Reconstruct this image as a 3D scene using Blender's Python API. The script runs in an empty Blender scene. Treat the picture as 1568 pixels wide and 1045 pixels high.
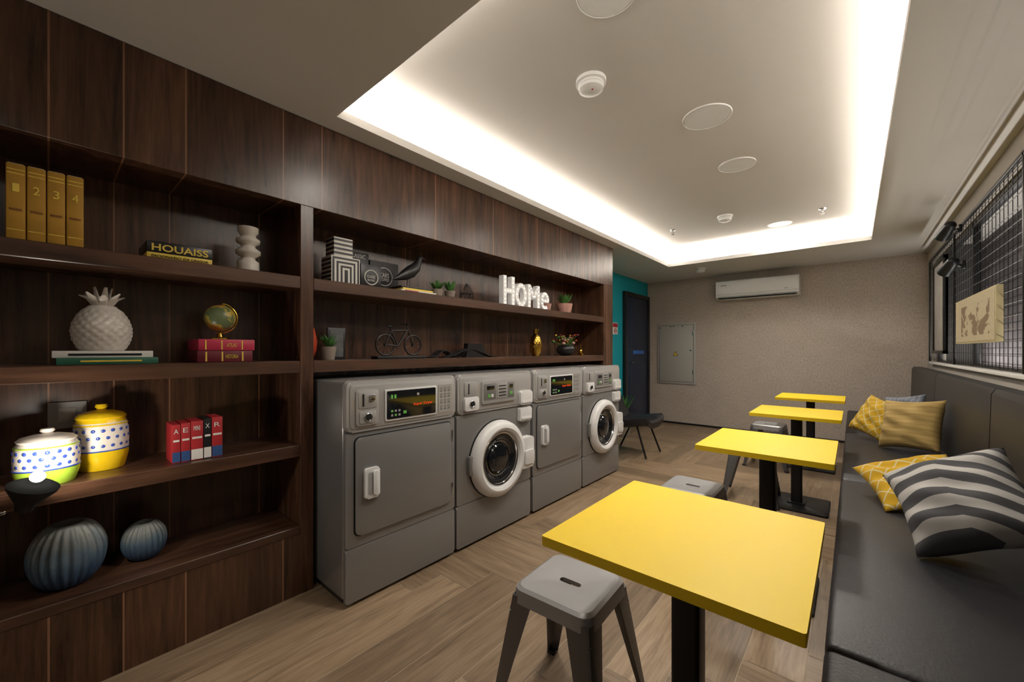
import bpy, bmesh, math, random
from mathutils import Vector, Matrix, Euler
random.seed(7)
PI=math.pi
scene=bpy.context.scene
scene.view_settings.view_transform='Standard'
scene.view_settings.look='None'
scene.view_settings.exposure=.62

# ------------------------------------------------------------------ materials
class G:
    def __init__(s,name):
        s.m=bpy.data.materials.new(name); s.m.use_nodes=True
        s.nt=s.m.node_tree; s.b=s.nt.nodes['Principled BSDF']
    def n(s,t,**k):
        nd=s.nt.nodes.new(t)
        for a,b in k.items(): setattr(nd,a,b)
        return nd
    def l(s,a,b): s.nt.links.new(a,b)
    def put(s,sock,v):
        if isinstance(v,(int,float)): sock.default_value=v
        elif isinstance(v,(tuple,list)): sock.default_value=v
        else: s.l(v,sock)
    def math(s,op,a,b=0.0,c=None):
        nd=s.n('ShaderNodeMath',operation=op); s.put(nd.inputs[0],a); s.put(nd.inputs[1],b)
        if c is not None: s.put(nd.inputs[2],c)
        return nd.outputs[0]
    def mix(s,f,a,b):
        nd=s.n('ShaderNodeMix',data_type='RGBA'); s.put(nd.inputs[0],f); s.put(nd.inputs[6],c4(a)); s.put(nd.inputs[7],c4(b)); return nd.outputs[2]
    def ramp(s,f,stops):
        nd=s.n('ShaderNodeValToRGB'); s.l(f,nd.inputs[0]); e=nd.color_ramp.elements
        while len(e)<len(stops): e.new(.5)
        for i,(p,c) in enumerate(stops): e[i].position=p; e[i].color=c4(c)
        return nd.outputs[0]
    def hsv(s,c,v):
        nd=s.n('ShaderNodeHueSaturation'); s.put(nd.inputs['Color'],c); s.put(nd.inputs['Value'],v); return nd.outputs[0]
    def pos(s): return s.n('ShaderNodeNewGeometry').outputs['Position']
    def noise(s,vec,scale,detail=3,rough=.5,dist=0):
        nd=s.n('ShaderNodeTexNoise'); s.l(vec,nd.inputs['Vector']); nd.inputs['Scale'].default_value=scale
        nd.inputs['Detail'].default_value=detail; nd.inputs['Roughness'].default_value=rough; nd.inputs['Distortion'].default_value=dist
        return nd.outputs[0]
    def mapping(s,vec,sc=(1,1,1),loc=(0,0,0)):
        nd=s.n('ShaderNodeMapping'); s.l(vec,nd.inputs[0]); nd.inputs['Scale'].default_value=sc; nd.inputs['Location'].default_value=loc; return nd.outputs[0]
    def bump(s,h,strength=.2,dist=.01):
        nd=s.n('ShaderNodeBump'); nd.inputs['Strength'].default_value=strength; nd.inputs['Distance'].default_value=dist
        s.l(h,nd.inputs['Height']); s.l(nd.outputs[0],s.b.inputs['Normal'])
    def base(s,c,rough=.5,metal=0,**k):
        s.put(s.b.inputs['Base Color'],c4(c)); s.put(s.b.inputs['Roughness'],rough); s.b.inputs['Metallic'].default_value=metal
        return s.m
def c4(c):
    if isinstance(c,(tuple,list)) and len(c)==3: return (c[0],c[1],c[2],1)
    return c
def plain(name,c,rough=.5,metal=0,var=.12,nscale=18,bump=0,emit=0,coat=0):
    g=G(name); p=g.pos(); f=g.noise(p,nscale,3)
    col=g.mix(f,tuple(x*(1-var) for x in c),tuple(min(1,x*(1+var)) for x in c))
    g.base(col,rough,metal)
    if bump: g.bump(g.noise(p,nscale*12,2),bump,.003)
    if emit:
        g.b.inputs['Emission Color'].default_value=c4(c); g.b.inputs['Emission Strength'].default_value=emit
    if coat: g.b.inputs['Coat Weight'].default_value=coat
    return g.m
def wood(name,dark,light,grain='Z',plank=None,rough=.38,hi=None):
    g=G(name); p=g.pos()
    lo=.9; acr=11
    sc={'Z':(acr,acr,lo),'Y':(acr,lo,acr),'X':(lo,acr,acr)}[grain]
    f1=g.noise(g.mapping(p,sc),1.0,6,.62,1.2)
    f2=g.noise(g.mapping(p,tuple(x*5 for x in sc)),1.0,3,.6,.2)
    f=g.math('ADD',g.math('MULTIPLY',f1,.7),g.math('MULTIPLY',f2,.3))
    col=g.ramp(f,[(.36,dark),(.52,tuple((a+b)/2 for a,b in zip(dark,light))),(.68,light)])
    if plank:
        sep=g.n('ShaderNodeSeparateXYZ'); g.l(p,sep.inputs[0])
        q=g.math('DIVIDE',g.math('ADD',sep.outputs[1],10.07),plank)
        wn=g.n('ShaderNodeTexWhiteNoise',noise_dimensions='1D'); g.l(g.math('FLOOR',q),wn.inputs['W'])
        col=g.hsv(col,g.math('MULTIPLY_ADD',wn.outputs[0],.28,.86))
        fr=g.math('FRACT',q)
        line=g.math('LESS_THAN',fr,.030)
        line=g.math('MULTIPLY',line,g.math('MULTIPLY',g.math('GREATER_THAN',wn.outputs[0],.4),.75))
        col=g.mix(line,col,hi or tuple(min(1,x*2.4) for x in light))
    g.base(col,rough); g.bump(f,.06,.002)
    g.b.inputs['Specular IOR Level'].default_value=.6
    return g.m

WOODV=wood('walnut_vertical',(.030,.013,.007),(.145,.066,.035),'Z',.19,.27,(.34,.17,.09))
WOODH=wood('walnut_horizontal',(.034,.016,.009),(.130,.061,.034),'Y',None,.30)
CEIL=plain('ceiling_paint',(.60,.575,.54),.85,var=.02,nscale=2)
def wallpaper():
    g=G('textured_wallpaper'); p=g.pos(); a=g.noise(g.mapping(p,(1,1,.55)),60,4,.7); b=g.noise(p,5,3)
    c=g.ramp(a,[(.32,(.37,.31,.258)),(.5,(.47,.40,.338)),(.7,(.56,.487,.42))])
    g.base(g.hsv(c,g.math('MULTIPLY_ADD',b,.2,.9)),.8); g.bump(a,.12,.003); return g.m
WALLP=wallpaper()
WALLR=plain('greige_paint',(.42,.38,.33),.85,var=.04,nscale=6)
TEAL=plain('teal_paint',(.0,.34,.42),.7,var=.05)
BLACKM=plain('black_metal',(.010,.010,.011),.4,.3)
BLACKP=plain('black_plastic',(.012,.012,.013),.35)
DARKG=plain('dark_gap',(.01,.01,.01),.9)
INNERB=plain('lamp_matt_black',(.003,.003,.003),.95); INNERB.node_tree.nodes['Principled BSDF'].inputs['Specular IOR Level'].default_value=0
WHITEP=plain('white_plastic',(.74,.74,.73),.35,var=.03)
WHITEC=plain('white_ceramic',(.66,.61,.55),.35,var=.05,nscale=30)
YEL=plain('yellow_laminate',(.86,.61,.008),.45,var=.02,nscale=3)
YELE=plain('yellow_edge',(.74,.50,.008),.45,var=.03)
LEATH=plain('charcoal_leatherette',(.015,.0145,.017),.42,var=.15,nscale=10,bump=.25)
GREYM=plain('machine_grey',(.27,.266,.262),.34,.35,var=.03,nscale=3)
SIDEM=plain('machine_side',(.36,.36,.365),.26,.6,var=.05,nscale=3)
SILV=plain('silver_panel',(.50,.495,.485),.30,.35,var=.03,nscale=5)
CHROME=plain('chrome',(.62,.62,.62),.15,1,var=.02)
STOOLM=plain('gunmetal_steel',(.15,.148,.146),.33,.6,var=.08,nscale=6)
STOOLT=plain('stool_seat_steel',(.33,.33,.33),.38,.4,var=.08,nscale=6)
GLASSD=plain('dark_glass',(.012,.013,.016),.06,.1,coat=.5)
GREEN=plain('succulent_green',(.06,.19,.035),.5,var=.4,nscale=60)
RED=plain('red_cover',(.38,.02,.025),.5); PINKR=plain('crimson_cover',(.52,.03,.08),.45); DRED=plain('maroon_cover',(.14,.01,.02),.5)
BLUE=plain('blue_cover',(.03,.08,.22),.5); NAVY=plain('navy_paint',(.014,.024,.055),.4)
WHT=plain('white_paper',(.68,.66,.62),.6)
GOLDB=plain('ochre_cloth',(.44,.235,.018),.6); BRASS=plain('brass',(.70,.42,.07),.2,1); LGOLD=plain('title_gold',(.78,.57,.08),.5)
YELP=plain('yellow_glaze',(.78,.51,.01),.25); BLUG=plain('blue_glaze',(.04,.08,.38),.25); GRNG=plain('green_glaze',(.36,.56,.05),.25)
PINKC=plain('pink_pot',(.55,.30,.245),.7); TERR=plain('concrete_pot',(.27,.22,.18),.8); ORNG=plain('orange_glaze',(.5,.06,.02),.4)
DGREEN=plain('green_cover',(.02,.12,.07),.5)
LCD=plain('lcd_green',(.12,.38,.07),.5,emit=.10); ORTX=plain('orange_text',(.85,.07,.01),.5,emit=.22)
LETTER=plain('lit_letter_white',(.82,.80,.77),.5,emit=.08)
LBULB=plain('letter_bulbs',(1,.93,.8),.5,emit=.8)
BULB=plain('lamp_bulb',(1,.95,.85),.5,emit=25)

# ------------------------------------------------------------------ builder
def rrect(a0,a1,b0,b1,r,k=6):
    pts=[]
    for cx,cy,st in ((a1-r,b1-r,0),(a0+r,b1-r,PI/2),(a0+r,b0+r,PI),(a1-r,b0+r,1.5*PI)):
        for i in range(k+1):
            t=st+PI/2*i/k; pts.append((cx+r*math.cos(t),cy+r*math.sin(t)))
    return pts
AX={'X':Matrix(((0,0,1,0),(1,0,0,0),(0,1,0,0),(0,0,0,1))),'Y':Matrix(((0,1,0,0),(0,0,1,0),(1,0,0,0),(0,0,0,1))),'Z':Matrix.Identity(4)}
TXT=Matrix(((0,0,1,0),(1,0,0,0),(0,1,0,0),(0,0,0,1)))
class B:
    def __init__(s,name): s.name=name; s.bm=bmesh.new(); s.mats=[]
    def mi(s,m):
        if m not in s.mats: s.mats.append(m)
        return s.mats.index(m)
    def add(s,tb,mat,M=None,fixn=True):
        if fixn: bmesh.ops.recalc_face_normals(tb,faces=tb.faces)
        i=s.mi(mat)
        for f in tb.faces: f.material_index=i; f.smooth=True
        if M is not None: tb.transform(M)
        me=bpy.data.meshes.new('t'); tb.to_mesh(me); tb.free(); s.bm.from_mesh(me); bpy.data.meshes.remove(me)
        return s
    def box(s,x0,x1,y0,y1,z0,z1,mat,bev=0,seg=2,M=None):
        tb=bmesh.new(); bmesh.ops.create_cube(tb,size=1)
        tb.transform(Matrix.Translation(((x0+x1)/2,(y0+y1)/2,(z0+z1)/2))@Matrix.Diagonal((x1-x0,y1-y0,z1-z0,1)))
        if bev: bmesh.ops.bevel(tb,geom=tb.edges[:],offset=bev,segments=seg,affect='EDGES',profile=.5)
        return s.add(tb,mat,M)
    def cyl(s,c,r,h,axis='Z',r2=None,seg=32,mat=None,M=None,bev=0):
        tb=bmesh.new(); bmesh.ops.create_cone(tb,cap_ends=True,segments=seg,radius1=r,radius2=r if r2 is None else r2,depth=h)
        if bev: bmesh.ops.bevel(tb,geom=[e for e in tb.edges if abs(e.verts[0].co.z-e.verts[1].co.z)<1e-6],offset=bev,segments=2,affect='EDGES',profile=.5)
        T=Matrix.Translation(c)@AX[axis]
        if M is not None: T=M@T
        return s.add(tb,mat,T)
    def rod(s,p0,p1,r,mat,r2=None,seg=10,flat=1):
        p0=Vector(p0);p1=Vector(p1);d=p1-p0
        if d.length<1e-6: return s
        tb=bmesh.new(); bmesh.ops.create_cone(tb,cap_ends=True,segments=seg,radius1=r,radius2=r if r2 is None else r2,depth=d.length)
        q=d.to_track_quat('Z','Y').to_matrix().to_4x4()
        return s.add(tb,mat,Matrix.Translation((p0+p1)/2)@q@Matrix.Diagonal((1,flat,1,1)))
    def path(s,pts,r,mat,seg=10):
        for a,b in zip(pts[:-1],pts[1:]): s.rod(a,b,r,mat,seg=seg)
        for p in pts: s.sph(p,r,mat,seg=8)
        return s
    def sph(s,c,r,mat,sc=(1,1,1),seg=24,R=None):
        tb=bmesh.new(); bmesh.ops.create_uvsphere(tb,u_segments=seg,v_segments=max(6,seg//2),radius=r)
        T=Matrix.Translation(c)
        if R is not None: T=T@R
        return s.add(tb,mat,T@Matrix.Diagonal((*sc,1)))
    def lathe(s,prof,c,mat,axis='Z',seg=48,fn=None,M=None):
        tb=bmesh.new(); rings=[]
        for i,(r,h) in enumerate(prof):
            if r<1e-5: rings.append([tb.verts.new((0,0,h))]); continue
            ring=[]
            for j in range(seg):
                t=2*PI*j/seg; rr=r*(fn(t,i/(len(prof)-1)) if fn else 1)
                ring.append(tb.verts.new((rr*math.cos(t),rr*math.sin(t),h)))
            rings.append(ring)
        for a,b in zip(rings[:-1],rings[1:]):
            if len(a)==1 and len(b)==1: continue
            for j in range(seg):
                k=(j+1)%seg
                if len(a)==1: tb.faces.new((a[0],b[j],b[k]))
                elif len(b)==1: tb.faces.new((a[j],a[k],b[0]))
                else: tb.faces.new((a[j],a[k],b[k],b[j]))
        T=Matrix.Translation(c)@AX[axis]
        if M is not None: T=M@T
        return s.add(tb,mat,T)
    def prism(s,poly,axis,a0,a1,mat,bev=0,M=None):
        f={'X':lambda u,v,w:(w,u,v),'Y':lambda u,v,w:(u,w,v),'Z':lambda u,v,w:(u,v,w)}[axis]
        tb=bmesh.new(); A=[tb.verts.new(f(u,v,a0)) for u,v in poly]; C=[tb.verts.new(f(u,v,a1)) for u,v in poly]
        tb.faces.new(A); tf=tb.faces.new(C); n=len(poly)
        for i in range(n): tb.faces.new((A[i],A[(i+1)%n],C[(i+1)%n],C[i]))
        if bev: bmesh.ops.bevel(tb,geom=list(tf.edges),offset=bev,segments=2,affect='EDGES',profile=.5)
        return s.add(tb,mat,M)
    def loft(s,secs,mat,cap=True,closed=True):
        tb=bmesh.new(); R=[[tb.verts.new(p) for p in sec] for sec in secs]; n=len(R[0])
        for a,b in zip(R[:-1],R[1:]):
            for i in range(n if closed else n-1): tb.faces.new((a[i],a[(i+1)%n],b[(i+1)%n],b[i]))
        if cap: tb.faces.new(R[0]); tb.faces.new(R[-1])
        return s.add(tb,mat)
    def torus(s,c,R,r,axis,mat,seg=40,rs=10):
        prof=[(R+r*math.cos(2*PI*i/rs),r*math.sin(2*PI*i/rs)) for i in range(rs+1)]
        return s.lathe(prof,c,mat,axis,seg)
    def text(s,t,w,h,depth,origin,mat,M=TXT,off=0.0,spacing=1):
        cu=bpy.data.curves.new('t','FONT'); cu.body=t; cu.extrude=.05; cu.offset=off; cu.space_character=spacing; cu.align_x='CENTER'; cu.align_y='CENTER'; cu.resolution_u=3
        o=bpy.data.objects.new('t',cu); scene.collection.objects.link(o)
        dg=bpy.context.evaluated_depsgraph_get(); dg.update()
        me=bpy.data.meshes.new_from_object(o.evaluated_get(dg)); bpy.data.objects.remove(o); bpy.data.curves.remove(cu)
        tb=bmesh.new(); tb.from_mesh(me); bpy.data.meshes.remove(me)
        if not tb.verts: tb.free(); return s
        xs=[v.co.x for v in tb.verts]; ys=[v.co.y for v in tb.verts]
        cx=(min(xs)+max(xs))/2; cy=(min(ys)+max(ys))/2; W=max(xs)-min(xs); H=max(ys)-min(ys)
        tb.transform(Matrix.Translation(origin)@M@Matrix.Diagonal((w/W,h/H,depth/.1,1))@Matrix.Translation((-cx,-cy,.05)))
        i=s.mi(mat)
        for f in tb.faces: f.material_index=i; f.smooth=False
        me=bpy.data.meshes.new('t'); tb.to_mesh(me); tb.free(); s.bm.from_mesh(me); bpy.data.meshes.remove(me)
        return s
    def done(s,ang=35):
        me=bpy.data.meshes.new(s.name); s.bm.to_mesh(me); s.bm.free()
        for m in s.mats: me.materials.append(m)
        vs=[v.co.copy() for v in me.vertices]
        c=Vector([(min(v[i] for v in vs)+max(v[i] for v in vs))/2 for i in range(3)])
        c.z=min(v[2] for v in vs)
        me.transform(Matrix.Translation(-c))
        try: me.set_sharp_from_angle(angle=math.radians(ang))
        except Exception: pass
        o=bpy.data.objects.new(s.name,me); o.location=c; scene.collection.objects.link(o)
        return o

# ------------------------------------------------------------------ dimensions
ZC=2.45; XL=-2.8; XR=.69; YB=7.0; YF=-1.2
FX=-2.15; BX=-2.5            # bookcase face / back
# floor : herringbone plank tiles
def floor():
    g=G('herringbone_wood_tile')
    uv=g.n('ShaderNodeUVMap').outputs[0]
    at=g.n('ShaderNodeAttribute',attribute_name='tone')
    f1=g.noise(g.mapping(uv,(2.2,26,1)),1,5,.6,1.0); f2=g.noise(g.mapping(uv,(6,110,1)),1,3,.6)
    f=g.math('ADD',g.math('MULTIPLY',f1,.65),g.math('MULTIPLY',f2,.35))
    c=g.ramp(f,[(.33,(.155,.102,.060)),(.5,(.262,.183,.113)),(.68,(.36,.265,.172))])
    c=g.hsv(c,g.math('MULTIPLY_ADD',at.outputs['Fac'],.45,.77))
    g.base(c,.38); g.bump(f,.1,.002)
    gr=plain('tile_grout',(.42,.34,.25),.9)
    bm=bmesh.new(); ul=bm.loops.layers.uv.new('UVMap'); cl=bm.loops.layers.float_color.new('tone')
    W=.2; n=5; gp=.0018; x0,x1,y0,y1=XL,XR,YF,YB
    def rect(a0,a1,b0,b1,horiz):
        ca0,ca1,cb0,cb1=max(a0+gp,x0),min(a1-gp,x1),max(b0+gp,y0),min(b1-gp,y1)
        if ca1-ca0<.004 or cb1-cb0<.004: return
        vs=[bm.verts.new(p) for p in ((ca0,cb0,0),(ca1,cb0,0),(ca1,cb1,0),(ca0,cb1,0))]
        fa=bm.faces.new(vs); t=random.random(); o=random.random()*50
        for lp in fa.loops:
            x,y=lp.vert.co.x-a0,lp.vert.co.y-b0
            lp[ul].uv=((x if horiz else y)+o,(y if horiz else x)+o*.37); lp[cl]=(t,t,t,1)
    ox,oy=.06,.03
    for j in range(-40,60):
        for m in range(-8,9):
            i=j+2*n*m
            rect(i*W+ox,(i+n)*W+ox,j*W+oy,(j+1)*W+oy,True)
            jj=j-2*n+1-2*n*m
            rect(j*W+ox,(j+1)*W+ox,jj*W+oy,(jj+n)*W+oy,False)
    vs=bmesh.ops.create_cube(bm,size=1)['verts']
    bmesh.ops.transform(bm,verts=vs,matrix=Matrix.Translation(((x0+x1)/2,(y0+y1)/2,-.0515))@Matrix.Diagonal((x1-x0,y1-y0,.1,1)))
    for f in bm.faces:
        if f.calc_center_median().z<-.0001: f.material_index=1
    me=bpy.data.meshes.new('floor'); bm.to_mesh(me); bm.free(); me.materials.append(g.m); me.materials.append(gr)
    o=bpy.data.objects.new('floor',me); scene.collection.objects.link(o)
floor()

# ------------------------------------------------------------------ shell
OX0,OX1,OY0,OY1=-2.01,.15,.965,5.80
b=B('ceiling'); S=.045
b.box(XL-.1,OX0,YF-.1,YB+.1,ZC,ZC+S,CEIL); b.box(OX1,XR+.4,YF-.1,YB+.1,ZC,ZC+S,CEIL)
b.box(OX0,OX1,YF-.1,OY0,ZC,ZC+S,CEIL); b.box(OX0,OX1,OY1,YB+.1,ZC,ZC+S,CEIL)
E=.17; ZT=2.70
b.box(OX0-E-.03,OX0-E,OY0-E,OY1+E,ZC+S,ZT,CEIL); b.box(OX1+E,OX1+E+.03,OY0-E,OY1+E,ZC+S,ZT,CEIL)
b.box(OX0-E,OX1+E,OY0-E-.03,OY0-E,ZC+S,ZT,CEIL); b.box(OX0-E,OX1+E,OY1+E,OY1+E+.03,ZC+S,ZT,CEIL)
b.box(OX0-E-.03,OX1+E+.03,OY0-E-.03,OY1+E+.03,ZT,ZT+.04,CEIL)
b.done()
B('wall_back').box(XL-.1,XR+.1,YB,YB+.1,0,ZC,WALLP).done()
B('wall_left').box(XL-.1,XL,YF,YB,0,ZC,TEAL).done()
B('wall_front').box(XL-.1,XR+.1,YF-.1,YF,0,ZC,WALLR).done()
WY0,WY1,WZ0,WZ1=1.2,6.55,1.10,2.27
b=B('wall_right')
b.box(XR,XR+.1,YF,YB,0,WZ0,WALLR); b.box(XR,XR+.1,YF,YB,WZ1,ZC,WALLR)
b.box(XR,XR+.1,YF,WY0,WZ0,WZ1,WALLR); b.box(XR,XR+.1,WY1,YB,WZ0,WZ1,WALLR); b.done()
B('baseboard_back').box(XL,XR,YB-.012,YB,0,.03,BLACKP).done()
def brick():
    g=G('painted_brick'); p=g.pos()
    sep=g.n('ShaderNodeSeparateXYZ'); g.l(p,sep.inputs[0]); cm=g.n('ShaderNodeCombineXYZ'); g.l(sep.outputs[1],cm.inputs[0]); g.l(sep.outputs[2],cm.inputs[1])
    br=g.n('ShaderNodeTexBrick'); g.l(cm.outputs[0],br.inputs[0]); br.inputs['Scale'].default_value=1
    br.inputs['Brick Width'].default_value=.22; br.inputs['Row Height'].default_value=.075; br.inputs['Mortar Size'].default_value=.006
    br.inputs['Color1'].default_value=(.17,.15,.158,1); br.inputs['Color2'].default_value=(.11,.098,.103,1); br.inputs['Mortar'].default_value=(.045,.04,.04,1)
    g.base(br.outputs[0],.85); return g.m
b=B('wall_exterior'); BR=brick(); DWELL=plain('well_enclosure_dark',(.10,.095,.09),.9)
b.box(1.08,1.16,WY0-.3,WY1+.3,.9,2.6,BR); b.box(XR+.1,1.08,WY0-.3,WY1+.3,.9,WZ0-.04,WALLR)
b.box(XR+.1,1.08,WY0-.3,WY0-.2,WZ0-.04,2.6,DWELL); b.box(XR+.1,1.08,WY1+.2,WY1+.3,WZ0-.04,2.6,DWELL); b.box(XR+.1,1.08,WY0-.3,WY1+.3,2.5,2.6,DWELL); b.done()  # dark ends and top added to keep light from leaking out
b=B('window_1')
for (y0,y1) in ((WY0,WY0+.05),(WY1-.05,WY1),(2.95,3.0),(4.75,4.80)): b.box(XR+.03,XR+.07,y0,y1,WZ0,WZ1,BLACKM,.004)
b.box(XR+.03,XR+.07,WY0,WY1,WZ0,WZ0+.04,BLACKM,.004); b.box(XR+.03,XR+.07,WY0,WY1,WZ1-.05,WZ1,BLACKM,.004)
b.done()
B('trim_sill').box(XR-.035,XR+.028,WY0-.02,WY1+.02,WZ0,WZ0+.022,WHT,.004).done()
WIREM=plain('wire_dark_grey',(.03,.03,.033),.4,.6)
b=B('wire_grid_panel'); xg=XR-.03
y=1.3
while y<6.5: b.box(xg-.0016,xg+.0016,y-.0016,y+.0016,1.14,2.24,WIREM); y+=.085
z=1.16
while z<2.24: b.box(xg-.0045,xg-.0015,1.3,6.48,z-.0016,z+.0016,WIREM); z+=.07
for y in (1.3,3.2,5.05,6.48): b.box(xg-.012,xg+.004,y-.012,y+.012,1.13,2.26,BLACKM,.003)
b.box(xg-.012,xg+.004,1.3,6.48,2.235,2.26,BLACKM,.003); b.done()

# ------------------------------------------------------------------ bookcase
b=B('built_in_bookcase')
CY0,CY1=YF+.03,4.33; D0,D1=.844,.909; N1=4.11
b.box(XL+.025,BX,CY0,CY1,0,ZC-.001,WOODV)
b.box(BX,FX,CY0,CY1,2.0,ZC-.001,WOODV,.002,1)
b.box(BX,FX,D0,D1,0,2.0,WOODV,.002,1)
b.box(BX,FX,N1,CY1,0,2.0,WOODV,.002,1)
b.box(BX,FX,CY0,CY0+.06,0,2.0,WOODV)
for zt in (1.63,1.196):
    b.box(BX,FX,CY0+.06,D0,zt-.062,zt,WOODH,.003,1); b.box(BX,FX,D1,N1,zt-.062,zt,WOODH,.003,1)
b.box(BX,FX,CY0+.06,D0,.766-.06,.766,WOODH,.003,1)
b.box(BX,FX,CY0+.06,D0,.31,.35,WOODH,.003,1); b.box(BX,FX-.004,CY0+.06,D0,0,.31,WOODV)
b.done()

# ------------------------------------------------------------------ laundry machines
plainG=plain('handle_shade_and_trim_grey',(.36,.36,.35),.5)  # painted shade in the handle recess; plain grey on trim, vents and socket
MX=-1.85
def shell(b,y0,y1):
    b.box(BX+.01,MX-.02,y0,y1,.03,1.095,SIDEM,.018,3)
    for yy in (y0+.05,y1-.05):
        for xx in (BX+.08,MX-.09): b.cyl((xx,yy,.016),.022,.032,mat=BLACKP,seg=16)
    b.box(BX+.05,MX-.05,y0+.01,y1-.01,.012,.04,BLACKP)
    b.prism(rrect(y0+.001,y1-.001,.02,.283,.012),'X',MX-.022,MX,GREYM,.006)
    b.prism(rrect(y0+.001,y1-.001,.287,.845,.012),'X',MX-.022,MX,GREYM,.006)
    b.prism(rrect(y0+.001,y1-.001,.849,1.10,.03),'X',MX-.03,MX+.008,SILV,.012)
    b.prism(rrect(y0+.018,y1-.018,.865,1.082,.02),'X',MX+.004,MX+.012,SILV,.003)
def dryer(y0,y1):
    b=B('clothes_dryer'); shell(b,y0,y1); w=y1-y0
    b.prism(rrect(y0+.042,y1-.03,.335,.825,.03),'X',MX-.004,MX+.003,DARKG)
    b.prism(rrect(y0+.047,y1-.035,.34,.82,.028),'X',MX-.002,MX+.014,GREYM,.006)
    for zz in (.42,.74): b.box(MX,MX+.02,y1-.036,y1-.028,zz-.035,zz+.035,CHROME,.003)
    b.prism(rrect(y0+.085,y0+.165,.515,.665,.014),'X',MX+.012,MX+.034,WHITEP,.008)
    b.prism(rrect(y0+.10,y0+.125,.535,.645,.01),'X',MX+.033,MX+.035,plainG,.0)
    b.prism(rrect(y0+.125,y0+.155,.53,.65,.01),'X',MX+.03,MX+.044,WHITEP,.005)
    b.prism(rrect(y0+.045,y0+.165,.88,1.055,.012),'X',MX+.01,MX+.022,SILV,.004)
    b.prism(rrect(y0+.055,y0+.155,.965,1.045,.008),'X',MX+.02,MX+.025,SILV,.002)
    b.box(MX+.024,MX+.029,y0+.075,y0+.082,.975,1.035,DARKG); b.box(MX+.024,MX+.034,y0+.11,y0+.14,1.0,1.03,CHROME,.003)
    b.prism(rrect(y0+.06,y0+.15,.89,.95,.008),'X',MX+.02,MX+.026,SILV,.002); b.cyl((MX+.03,y0+.105,.92),.013,.01,'X',mat=DARKG,seg=20); b.torus((MX+.03,y0+.105,.92),.017,.004,'X',CHROME,24)
    b.prism(rrect(y0+.203,y0+.537,.883,1.047,.008),'X',MX+.01,MX+.019,WHITEP,.002)
    b.prism(rrect(y0+.212,y0+.528,.892,1.038,.006),'X',MX+.012,MX+.021,GLASSD)
    for k in range(2): b.box(MX+.02,MX+.0225,y0+.235+k*.02,y0+.247+k*.02,.998,1.018,LCD)
    for k in range(2):
        for j in range(3): b.box(MX+.02,MX+.0235,y0+.235+j*.022,y0+.247+j*.022,.905+k*.022,.916+k*.022,(SILV,LCD,plainG)[(j+k)%3])
    b.text('Super Dryer',.13,.018,.002,(MX+.0205,y0+.44,.955),ORTX,off=.01)
    b.cyl((MX+.0215,y0+.405,1.01),.008,.003,'X',mat=SILV,seg=16); b.box(MX+.02,MX+.0225,y0+.31,y0+.33,.912,.928,LCD)
    b.prism(rrect(y0+.555,y1-.035,.885,1.05,.006),'X',MX+.01,MX+.0145,SILV)
    for r_ in range(4):
        for c_ in range(3):
            yy=y0+.565+c_*.028
            b.box(MX+.014,MX+.0152,yy,yy+.018,.905+r_*.035,.908+r_*.035,DARKG); b.torus((MX+.0145,yy+.009,.92+r_*.035),.007,.001,'X',DARKG,12,4)
    return b.done()
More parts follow.
